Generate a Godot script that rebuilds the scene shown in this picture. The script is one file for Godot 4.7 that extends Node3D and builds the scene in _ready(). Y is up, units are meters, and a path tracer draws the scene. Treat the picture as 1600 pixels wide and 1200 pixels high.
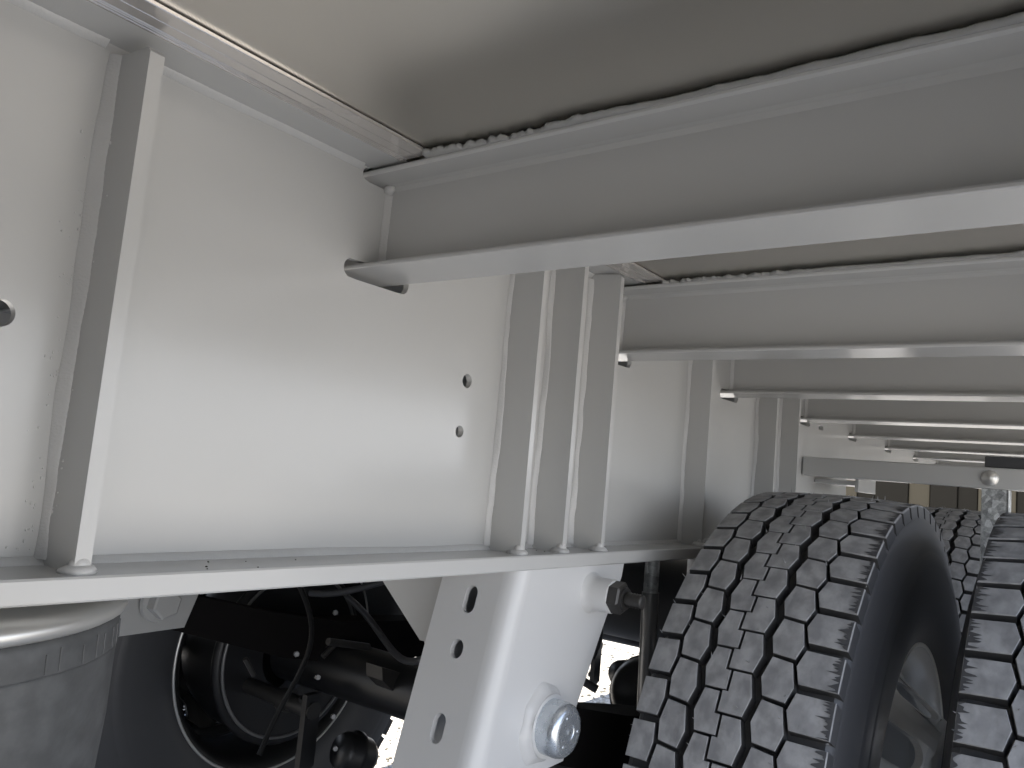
extends Node3D
# The underside of a white steel trailer: main beam, cross members, suspension hanger and dual wheels.
# y up, metres; the camera stands at the origin, the trailer runs along z, the beam's web is the plane x = WEB_X.

const WEB_X := -0.63
const WEB_B := -0.0977      # top of the bottom flange
const WEB_T := 0.304        # underside of the top flange
const FLANGE_B := -0.1155
const EDGE_X := -0.567      # outer edge of the bottom flange
const GROUND_Y := -1.02
const AXLE_Y := -0.5
const AXLE_Z := -1.395
const FRONT_Z := 1.0      # the axle just behind the camera, whose air spring stands at the left
const MID_X := -1.09        # middle of the trailer

var noise := FastNoiseLite.new()
var rng := RandomNumberGenerator.new()
var M := {}


# ------------------------------------------------------------------ mesh builder
class Shape:
	var v := PackedVector3Array()
	var n := PackedVector3Array()

	func tri(a: Vector3, b: Vector3, c: Vector3) -> void:      # counter-clockwise seen from outside
		var k := (b - a).cross(c - a).normalized()
		v.append_array([a, c, b]); n.append_array([k, k, k])

	func quad(a: Vector3, b: Vector3, c: Vector3, d: Vector3) -> void:
		tri(a, b, c); tri(a, c, d)

	func tri_n(a: Vector3, b: Vector3, c: Vector3, na: Vector3, nb: Vector3, nc: Vector3) -> void:
		if (b - a).cross(c - a).length_squared() < 1e-18:
			return
		v.append_array([a, c, b]); n.append_array([na, nc, nb])

	# a smooth sheet; rows of equal length. Outside is to the side of (row direction) x (column direction).
	func grid(rows: Array, close_rows := false, close_cols := false) -> void:
		var nr := rows.size()
		var nc: int = rows[0].size()
		var acc := []
		for i in nr:
			var z := PackedVector3Array(); z.resize(nc); acc.append(z)
		var lr := nr if close_rows else nr - 1
		var lc := nc if close_cols else nc - 1
		for i in lr:
			for j in lc:
				var i2 := (i + 1) % nr
				var j2 := (j + 1) % nc
				var k: Vector3 = (rows[i2][j2] - rows[i][j]).cross(rows[i2][j] - rows[i][j2])
				acc[i][j] += k; acc[i2][j] += k; acc[i][j2] += k; acc[i2][j2] += k
		for i in lr:
			for j in lc:
				var i2 := (i + 1) % nr
				var j2 := (j + 1) % nc
				var a: Vector3 = rows[i][j]; var b: Vector3 = rows[i][j2]; var c: Vector3 = rows[i2][j2]; var d: Vector3 = rows[i2][j]
				tri_n(a, b, c, acc[i][j].normalized(), acc[i][j2].normalized(), acc[i2][j2].normalized())
				tri_n(a, c, d, acc[i][j].normalized(), acc[i2][j2].normalized(), acc[i2][j].normalized())

	# box between two corners with chamfered edges
	func box(p: Vector3, q: Vector3, ch := 0.0) -> void:
		var lo := Vector3(minf(p.x, q.x), minf(p.y, q.y), minf(p.z, q.z))
		var hi := Vector3(maxf(p.x, q.x), maxf(p.y, q.y), maxf(p.z, q.z))
		var c := (lo + hi) / 2.0
		var h := (hi - lo) / 2.0
		ch = minf(ch, minf(h.x, minf(h.y, h.z)) * 0.9)
		for ax in 3:
			var b := (ax + 1) % 3
			var d := (ax + 2) % 3
			for s in [-1.0, 1.0]:
				var f := []
				for k in [[-1.0, -1.0], [1.0, -1.0], [1.0, 1.0], [-1.0, 1.0]]:
					var o := Vector3()
					o[ax] = s * h[ax]; o[b] = k[0] * (h[b] - ch); o[d] = k[1] * (h[d] - ch)
					f.append(c + o)
				if s > 0: quad(f[0], f[1], f[2], f[3])
				else: quad(f[3], f[2], f[1], f[0])
		if ch <= 0.0: return
		for ax in 3:                                             # edges along ax
			var b := (ax + 1) % 3
			var d := (ax + 2) % 3
			for s in [-1.0, 1.0]:
				for t in [-1.0, 1.0]:
					var f := []
					for k in [[-1.0, 0], [1.0, 0], [1.0, 1], [-1.0, 1]]:
						var o := Vector3()
						o[ax] = k[0] * (h[ax] - ch)
						o[b] = s * (h[b] - (0.0 if k[1] == 0 else ch)); o[d] = t * (h[d] - (ch if k[1] == 0 else 0.0))
						f.append(c + o)
					if s * t > 0: quad(f[0], f[1], f[2], f[3])
					else: quad(f[3], f[2], f[1], f[0])
		for sx in [-1.0, 1.0]:
			for sy in [-1.0, 1.0]:
				for sz in [-1.0, 1.0]:
					var a := c + Vector3(sx * h.x, sy * (h.y - ch), sz * (h.z - ch))
					var e := c + Vector3(sx * (h.x - ch), sy * h.y, sz * (h.z - ch))
					var g := c + Vector3(sx * (h.x - ch), sy * (h.y - ch), sz * h.z)
					if sx * sy * sz > 0: tri(a, e, g)
					else: tri(a, g, e)

	# flat polygon (points in order) pushed along a vector
	func prism(poly: PackedVector3Array, push: Vector3) -> void:
		var k := poly.size()
		var nn := Vector3()
		for i in range(1, k - 1):
			nn += (poly[i] - poly[0]).cross(poly[i + 1] - poly[0])
		var p := poly.duplicate()
		if nn.dot(push) < 0: p.reverse()
		var ax := nn.abs().max_axis_index()
		var flat := PackedVector2Array()
		for a in p:
			flat.append(Vector2(a[(ax + 1) % 3], a[(ax + 2) % 3]))
		var ids := Geometry2D.triangulate_polygon(flat)
		for i in range(0, ids.size(), 3):
			var a := p[ids[i]]; var b := p[ids[i + 1]]; var c := p[ids[i + 2]]
			if (b - a).cross(c - a).dot(push) < 0:
				var t := b; b = c; c = t
			tri(a + push, b + push, c + push); tri(a, c, b)
		for i in k:
			var a := p[i]; var b := p[(i + 1) % k]
			quad(a, b, b + push, a + push)

	# turned shape: profile of (along axis, radius); two equal points in a row make a sharp edge
	func lathe(prof: Array, at: Vector3, axis: Vector3, seg := 32, from := 0.0, to := TAU) -> void:
		axis = axis.normalized()
		var e1 := axis.cross(Vector3.UP if absf(axis.y) < 0.9 else Vector3.RIGHT).normalized()
		var e2 := axis.cross(e1)
		var full := absf(to - from - TAU) < 1e-6
		var cuts := [[]]
		for i in prof.size():
			cuts[-1].append(prof[i])
			if i + 1 < prof.size() and (prof[i] as Vector2).is_equal_approx(prof[i + 1]): cuts.append([])
		for part in cuts:
			if part.size() < 2: continue
			var rows := []
			for q in part:
				var row := PackedVector3Array()
				for s in (seg if full else seg + 1):
					var t := from + (to - from) * s / seg
					row.append(at + axis * q.x + (e1 * cos(t) + e2 * sin(t)) * q.y)
				rows.append(row)
			grid(rows, false, full)

	# round bar along a path
	func tube(path: Array, radius: float, seg := 10, caps := true) -> void:
		var rows := []
		var e1 := Vector3.UP
		for i in path.size():
			var t: Vector3 = (path[mini(i + 1, path.size() - 1)] - path[maxi(i - 1, 0)]).normalized()
			if i == 0: e1 = t.cross(Vector3.UP if absf(t.y) < 0.9 else Vector3.RIGHT).normalized()
			e1 = (e1 - t * e1.dot(t)).normalized()
			var e2 := t.cross(e1)
			var row := PackedVector3Array()
			for s in seg:
				var a := TAU * s / seg
				row.append(path[i] + (e1 * cos(a) + e2 * sin(a)) * radius)
			rows.append(row)
		grid(rows, false, true)
		if caps:
			for s in range(1, seg - 1):
				tri(rows[0][0], rows[0][s + 1], rows[0][s])
				tri(rows[-1][0], rows[-1][s], rows[-1][s + 1])

	func mesh(m: Material) -> ArrayMesh:
		var a := []
		a.resize(Mesh.ARRAY_MAX)
		a[Mesh.ARRAY_VERTEX] = v; a[Mesh.ARRAY_NORMAL] = n
		var r := ArrayMesh.new()
		r.add_surface_from_arrays(Mesh.PRIMITIVE_TRIANGLES, a)
		r.surface_set_material(0, m)
		return r


func stadium_hit(dir: Vector2, hw: float, hh: float) -> Vector2:   # where a ray from the middle leaves a rounded slot
	var r := minf(hw, hh)
	var lo := 0.0
	var hi := hw + hh
	for i in 30:
		var t := (lo + hi) / 2.0
		var p := (dir * t).abs()
		var q := Vector2(maxf(p.x - (hw - r), 0.0), maxf(p.y - (hh - r), 0.0))
		if q.length() < r: lo = t
		else: hi = t
	return dir * lo


# a plate in (u, v) with rounded holes [u, v, half width, half height]; place(u, v, depth) gives the point; u x v points to the front
func holed(s: Shape, u0: float, u1: float, v0: float, v1: float, holes: Array, place: Callable, thick: float, margin := 0.006) -> void:
	var cols := []
	var hs := holes.duplicate()
	hs.sort_custom(func(a, b): return a[0] < b[0])
	for h in hs:
		var a: float = h[0] - h[2] - margin
		var b: float = h[0] + h[2] + margin
		if cols.size() and a < cols[-1][1]:
			cols[-1][1] = maxf(cols[-1][1], b); cols[-1][0] = minf(cols[-1][0], a); cols[-1][2].append(h)
		else: cols.append([a, b, [h]])
	var rect := func(a: float, b: float, c: float, d: float) -> void:
		if b - a < 1e-6 or d - c < 1e-6: return
		s.quad(place.call(a, c, 0.0), place.call(b, c, 0.0), place.call(b, d, 0.0), place.call(a, d, 0.0))
		s.quad(place.call(a, d, thick), place.call(b, d, thick), place.call(b, c, thick), place.call(a, c, thick))
	var at := u0
	for c in cols:
		rect.call(at, c[0], v0, v1)
		var list: Array = c[2]
		list.sort_custom(func(a, b): return a[1] < b[1])
		var y := v0
		for h in list:
			var ya: float = h[1] - h[3] - margin
			var yb: float = h[1] + h[3] + margin
			rect.call(c[0], c[1], y, ya)
			var mid := Vector2(h[0], h[1])
			var angles := []
			for k in 32: angles.append(TAU * k / 32)
			var pin := []
			var pout := []
			for t in angles:
				var d := Vector2(cos(t), sin(t))
				d /= maxf(absf(d.x), absf(d.y))
				var hwr: float = (c[1] - mid.x) if d.x > 0 else (mid.x - c[0])
				var o := Vector2(d.x * hwr, d.y * (yb - h[1]))
				pout.append(mid + o)
				pin.append(mid + stadium_hit(o.normalized(), h[2], h[3]))
			for k in 32:
				var a: Vector2 = pin[k]; var b: Vector2 = pin[(k + 1) % 32]
				var oa: Vector2 = pout[k]; var ob: Vector2 = pout[(k + 1) % 32]
				s.quad(place.call(a.x, a.y, 0.0), place.call(oa.x, oa.y, 0.0), place.call(ob.x, ob.y, 0.0), place.call(b.x, b.y, 0.0))
				s.quad(place.call(b.x, b.y, thick), place.call(ob.x, ob.y, thick), place.call(oa.x, oa.y, thick), place.call(a.x, a.y, thick))
				s.quad(place.call(a.x, a.y, 0.0), place.call(b.x, b.y, 0.0), place.call(b.x, b.y, thick), place.call(a.x, a.y, thick))
			y = yb
		rect.call(c[0], c[1], y, v1)
		at = c[1]
	rect.call(at, u1, v0, v1)
	s.quad(place.call(u0, v0, thick), place.call(u1, v0, thick), place.call(u1, v0, 0.0), place.call(u0, v0, 0.0))
	s.quad(place.call(u0, v1, 0.0), place.call(u1, v1, 0.0), place.call(u1, v1, thick), place.call(u0, v1, thick))
	s.quad(place.call(u0, v1, 0.0), place.call(u0, v1, thick), place.call(u0, v0, thick), place.call(u0, v0, 0.0))
	s.quad(place.call(u1, v0, 0.0), place.call(u1, v0, thick), place.call(u1, v1, thick), place.call(u1, v1, 0.0))


# a fillet weld along a straight seam: a lumpy quarter-round between two plates
func weld(a: Vector3, b: Vector3, d1: Vector3, d2: Vector3, r: float, rough := 0.3, step := 0.0025) -> Shape:
	var s := Shape.new()
	var count := maxi(int(a.distance_to(b) / step), 3)
	var rows := []
	var ripple := 0.006
	for i in count + 1:
		var p := a.lerp(b, float(i) / count)
		var along := p.distance_to(a)
		var q := p * 90.0
		var w := 1.0 + rough * (0.9 * noise.get_noise_3d(q.x, q.y, q.z) + 0.5 * noise.get_noise_3d(q.x * 4.0 + 50.0, q.y * 4.0, q.z * 4.0))
		w += 0.10 * absf(sin(along / ripple * PI))
		var w2 := 1.0 + rough * noise.get_noise_3d(q.x + 300.0, q.y, q.z)
		var row := PackedVector3Array()
		row.append(p + d1 * r * w * 1.02 - d2 * 0.002)
		for k in 5:
			var t := PI / 2.0 * k / 4.0
			var f := 1.0 - 0.24 * sin(2.0 * t)
			row.append(p + (d1 * cos(t) * w + d2 * sin(t) * w2) * r * f)
		row.append(p + d2 * r * w2 * 1.02 - d1 * 0.002)
		rows.append(row)
	# outside must look away from the seam
	var k: Vector3 = (rows[1][4] - rows[0][3]).cross(rows[1][3] - rows[0][4])
	if k.dot(d1 + d2) < 0:
		rows.reverse()
	s.grid(rows)
	return s


func blob(s: Shape, at: Vector3, size: Vector3, lump := 0.15) -> void:
	var rows := []
	for i in 9:
		var t := PI * i / 8.0
		var row := PackedVector3Array()
		for j in 14:
			var f := TAU * j / 14.0
			var d := Vector3(sin(t) * cos(f), cos(t), sin(t) * sin(f))
			var q := at * 200.0 + d * 2.0
			row.append(at + d * size * (1.0 + lump * noise.get_noise_3d(q.x * 8.0, q.y * 8.0, q.z * 8.0)))
		rows.append(row)
	s.grid(rows, false, true)


# ------------------------------------------------------------------ nodes
var used := {}
func numbered(called: String) -> String:
	var k: int = used.get(called, 0)
	used[called] = k + 1
	return called if k == 0 else "%s_%03d" % [called, k]


func thing(called: String, label: String, category: String) -> Node3D:
	var o := Node3D.new()
	o.name = numbered(called)
	add_child(o)
	o.set_meta("label", label); o.set_meta("category", category)
	return o


func empty(called: String, parent: Node, at := Vector3.ZERO) -> Node3D:
	var o := Node3D.new()
	o.name = numbered(called)
	parent.add_child(o, true)
	o.position = at
	return o


func put(called: String, s: Shape, m: Material, parent: Node, label := "") -> MeshInstance3D:
	var o := MeshInstance3D.new()
	o.name = numbered(called)
	o.mesh = s.mesh(m)
	parent.add_child(o, true)
	if label: o.set_meta("label", label)
	return o


func mat(color: Color, rough: float, metal := 0.0, spec := 0.5) -> StandardMaterial3D:
	var m := StandardMaterial3D.new()
	m.albedo_color = color.linear_to_srgb()
	m.roughness = rough; m.metallic = metal; m.metallic_specular = spec
	return m


func noise_tex(freq: float, size: int, seed_: int, octaves := 4, lo := Color.BLACK, hi := Color.WHITE, points := []) -> NoiseTexture2D:
	var f := FastNoiseLite.new()
	f.seed = seed_; f.frequency = freq; f.fractal_octaves = octaves
	var t := NoiseTexture2D.new()
	t.width = size; t.height = size; t.seamless = true; t.noise = f
	var g := Gradient.new()
	g.offsets = PackedFloat32Array(points) if points else PackedFloat32Array([0.0, 1.0])
	g.colors = PackedColorArray([lo, hi])
	t.color_ramp = g
	return t


func triplanar(m: StandardMaterial3D, scale: float) -> void:
	m.uv1_triplanar = true; m.uv1_world_triplanar = true; m.uv1_scale = Vector3.ONE * scale


func relief(m: StandardMaterial3D, t: Texture2D, cm: float) -> void:
	m.heightmap_enabled = true; m.heightmap_texture = t; m.heightmap_scale = cm


func _ready() -> void:
	# ---- camera, sky, sun, exposure
	var cam := Camera3D.new()
	cam.name = "camera"
	cam.fov = rad_to_deg(2.0 * atan(600.0 / 1246.045))
	cam.rotation = Vector3(deg_to_rad(6.30629), deg_to_rad(37.61537), deg_to_rad(5.20828))
	cam.near = 0.02; cam.far = 1200.0
	add_child(cam)
	cam.current = true
	var we := WorldEnvironment.new()
	we.name = "environment"
	var env := Environment.new()
	var sky := Sky.new()
	var sm := ProceduralSkyMaterial.new()
	sm.sky_top_color = Color(0.46, 0.52, 0.62); sm.sky_horizon_color = Color(0.88, 0.89, 0.90)
	sm.ground_bottom_color = Color(0.35, 0.34, 0.32); sm.ground_horizon_color = Color(0.62, 0.62, 0.60)
	sm.sun_angle_max = 5.0
	sm.energy_multiplier = 2.4
	sky.sky_material = sm
	env.background_mode = Environment.BG_SKY
	env.sky = sky
	env.tonemap_mode = Environment.TONE_MAPPER_LINEAR
	env.tonemap_exposure = 2.4
	env.sdfgi_enabled = true; env.ssao_enabled = true; env.ssil_enabled = true
	we.environment = env
	add_child(we)
	var sun := DirectionalLight3D.new()
	sun.name = "sun"
	sun.light_energy = 1.6; sun.light_color = Color(1.0, 0.95, 0.87)
	sun.light_angular_distance = 0.5; sun.shadow_enabled = true
	add_child(sun)
	sun.look_at_from_position(Vector3(-0.31, 1.0, -0.10), Vector3.ZERO)

	noise.seed = 11; noise.frequency = 0.05; noise.fractal_octaves = 3
	rng.seed = 5
	make_materials()

	# ---- setting
	build_ground()
	build_building()
	# ---- the trailer
	var t := thing("trailer", "white painted steel trailer chassis with cross members, hanger bracket and dual tyres, seen from underneath", "trailer")
	build_floor(t)
	build_beam(t)
	build_cross_members(t)
	build_hanger(t, WEB_X, 1.0, true)
	build_hanger(t, 2.0 * MID_X - WEB_X, -1.0, false)
	build_air_spring(t)
	build_air_spring(t, Vector3(-0.66, 0, -1.86))
	build_air_spring(t, Vector3(2.0 * MID_X + 0.70, 0, -1.79))
	build_wheels(t)
	build_axles(t)
	build_mudguard(t)


func make_materials() -> void:
	var wavy := noise_tex(0.006, 512, 3, 3)
	var peel := noise_tex(0.05, 512, 9, 3)
	var m := mat(Color(0.48, 0.48, 0.47), 0.22)
	triplanar(m, 1.6)
	relief(m, wavy, 0.05)
	M.paint = m
	m = mat(Color(0.50, 0.50, 0.492), 0.33)
	triplanar(m, 14.0)
	relief(m, peel, 0.04)
	M.weld = m
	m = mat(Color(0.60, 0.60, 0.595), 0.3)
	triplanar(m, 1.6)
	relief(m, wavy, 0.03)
	M.white = m  # lightened copy of the beam paint, standing for stronger light on the hanger
	m = mat(Color(0.33, 0.33, 0.32), 0.5)
	triplanar(m, 6.0)
	relief(m, peel, 0.03)
	M.sealant = m
	m = mat(Color(0.66, 0.635, 0.59), 0.29, 0.92)
	triplanar(m, 1.1)
	relief(m, wavy, 0.03)
	M.floor = m
	m = mat(Color(0.74, 0.71, 0.68), 0.16, 0.7)
	M.trim = m
	m = mat(Color(1, 1, 1), 0.62)
	m.albedo_texture = noise_tex(0.022, 512, 21, 6, Color(0.19, 0.191, 0.195).linear_to_srgb(), Color(0.325, 0.327, 0.33).linear_to_srgb(), [0.3, 0.72])
	triplanar(m, 3.0)
	relief(m, noise_tex(0.06, 512, 22, 3), 0.05)
	M.tread = m
	M.groove = mat(Color(0.04, 0.04, 0.041), 0.6)  # clean rubber under dusty tops, darkened also for shade between the blocks
	M.rubber = mat(Color(0.055, 0.056, 0.06), 0.42)
	m = mat(Color(0.085, 0.087, 0.088), 0.55)
	m.albedo_texture = noise_tex(0.015, 512, 31, 6, Color(0.84, 0.84, 0.84), Color(1, 1, 1), [0.25, 0.75])
	triplanar(m, 5.0)
	relief(m, peel, 0.02)
	M.bellows = m
	M.black = mat(Color(0.010, 0.010, 0.011), 0.42)
	M.hose = mat(Color(0.008, 0.008, 0.008), 0.55, 0.0, 0.3)
	M.arm = mat(Color(0.012, 0.011, 0.011), 0.8, 0.0, 0.15)
	M.dark_steel = mat(Color(0.05, 0.048, 0.046), 0.4, 0.5)
	m = mat(Color(0.62, 0.66, 0.70), 0.34, 0.75)
	m.roughness_texture = noise_tex(0.03, 256, 41, 4, Color(0.5, 0.5, 0.5), Color.WHITE)
	triplanar(m, 8.0)
	M.zinc = m
	m = mat(Color(1, 1, 1), 0.42, 0.25)
	var f := FastNoiseLite.new()
	f.noise_type = FastNoiseLite.TYPE_CELLULAR; f.seed = 8; f.frequency = 0.05
	f.cellular_return_type = FastNoiseLite.RETURN_CELL_VALUE
	var ct := NoiseTexture2D.new()
	ct.width = 512; ct.height = 512; ct.seamless = true; ct.noise = f
	var g := Gradient.new()
	g.colors = PackedColorArray([Color(0.40, 0.41, 0.41), Color(0.95, 0.96, 0.96)])
	ct.color_ramp = g
	m.albedo_texture = ct
	triplanar(m, 3.0)
	M.galvanised = m
	M.rim = mat(Color(0.55, 0.56, 0.57), 0.33, 0.55)
	M.rim_edge = mat(Color(0.7, 0.7, 0.68), 0.3, 0.7)
	M.rim_dark = mat(Color(0.03, 0.03, 0.03), 0.35, 0.3)  # rim metal darkened to stand for the shade inside the far wheel
	M.bead = mat(Color(0.66, 0.65, 0.62), 0.42, 0.8)
	m = mat(Color(1, 1, 1), 0.92)
	m.albedo_texture = noise_tex(0.03, 1024, 51, 5, Color(0.36, 0.35, 0.335).linear_to_srgb(), Color(0.66, 0.65, 0.63).linear_to_srgb(), [0.25, 0.75])
	triplanar(m, 0.9)
	relief(m, noise_tex(0.05, 512, 52, 4), 1.0)
	M.ground = m
	M.beige = mat(Color(0.085, 0.072, 0.05), 0.85, 0.0, 0.1)
	M.taupe = mat(Color(0.026, 0.023, 0.018), 0.85, 0.0, 0.1)
	M.pole = mat(Color(0.18, 0.18, 0.18), 0.35, 0.4)


# ------------------------------------------------------------------ ground and background
func build_ground() -> void:
	var o := MeshInstance3D.new()
	o.name = "ground"
	var s := Shape.new()
	s.quad(Vector3(-400, GROUND_Y, 400), Vector3(400, GROUND_Y, 400), Vector3(400, GROUND_Y, -400), Vector3(-400, GROUND_Y, -400))
	o.mesh = s.mesh(M.ground)
	add_child(o)
	o.set_meta("kind", "structure")
	# loose stones on it
	var st := Shape.new()
	blob(st, Vector3.ZERO, Vector3(1.0, 0.6, 0.8), 0.5)
	var pm := mat(Color(0.40, 0.39, 0.37), 0.9)
	pm.vertex_color_use_as_albedo = true
	var mm := MultiMesh.new()
	mm.transform_format = MultiMesh.TRANSFORM_3D
	mm.use_colors = true
	mm.mesh = st.mesh(pm)
	mm.instance_count = 6000
	for i in mm.instance_count:
		var r := 0.003 + 0.009 * pow(rng.randf(), 3.0)
		var b := Basis.from_euler(Vector3(rng.randf_range(-0.3, 0.3), rng.randf() * TAU, 0)).scaled(Vector3.ONE * r)
		mm.set_instance_transform(i, Transform3D(b, Vector3(rng.randf_range(-3.4, -1.4), GROUND_Y + r * 0.3, rng.randf_range(-5.5, -1.2))))
		var c := rng.randf_range(0.55, 1.35)
		mm.set_instance_color(i, Color(c, c, c * 0.97))
	var mi := MultiMeshInstance3D.new()
	mi.name = "gravel"
	mi.multimesh = mm
	add_child(mi)
	mi.set_meta("kind", "stuff")
	mi.set_meta("label", "pale loose gravel scattered over the sunlit ground below the trailer")
	mi.set_meta("category", "gravel")


func build_building() -> void:
	var b := thing("metal_clad_building", "brown and beige metal clad building in the distance beyond the wheels", "building")
	var z := -16.0
	var s := Shape.new()
	s.box(Vector3(-9, GROUND_Y, z - 6.0), Vector3(9, 4.5, z), 0.0)
	put("wall", s, M.taupe, b)
	var x := -6.0
	var k := 0
	while x < 6.0:
		var w: float = [0.42, 0.30, 0.55, 0.34][k % 4]
		s = Shape.new()
		s.box(Vector3(x, GROUND_Y, z), Vector3(x + w, 4.4, z + (0.05 if k % 2 else 0.09)), 0.01)
		put("cladding_panel", s, M.beige if k % 3 == 1 else M.taupe, b)
		x += w + 0.012
		k += 1
	s = Shape.new()
	s.box(Vector3(-9.3, 4.5, z - 6.3), Vector3(9.3, 4.75, z + 0.5), 0.02)
	put("roof", s, M.taupe, b)


# ------------------------------------------------------------------ trailer
func build_floor(t: Node) -> void:
	var s := Shape.new()
	s.box(Vector3(-2.33, 0.308, 8.0), Vector3(0.16, 0.40, -6.5), 0.002)
	var fl := put("floor_panel", s, M.floor, t, "smooth beige grey floor underside above the cross members")
	for side in [0, 1]:
		s = Shape.new()
		var x := 0.16 if side == 0 else -2.33
		s.box(Vector3(x, 0.17, 8.0), Vector3(x + (0.006 if side == 0 else -0.006), 0.42, -6.5), 0.001)
		put("side_rail", s, M.paint, fl)


	s = Shape.new()
	s.box(Vector3(0.148, 0.115, -0.45), Vector3(0.153, 0.20, 0.10), 0.002)
	put("added_rail_screen", s, M.paint, fl)  # added plate, out of view, cutting side light on the cross members
	# added skirt behind the camera, unseen, keeping side light off the cross members
	s = Shape.new()
	s.box(Vector3(0.150, -0.22, 0.10), Vector3(0.155, 0.18, 7.6), 0.002)
	put("added_shade_skirt", s, M.black, fl)


	s = Shape.new()
	s.box(Vector3(-2.33, -0.70, 7.9), Vector3(0.15, 0.30, 7.95), 0.002)
	put("added_front_screen", s, M.black, fl)  # added screen, out of view, that darkens the front end below the floor
	s = Shape.new()
	s.box(Vector3(-2.32, -0.22, 0.10), Vector3(-2.325, 0.18, 7.6), 0.002)
	put("added_shade_skirt", s, M.black, fl)  # far-side twin, also added to hold back light


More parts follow.
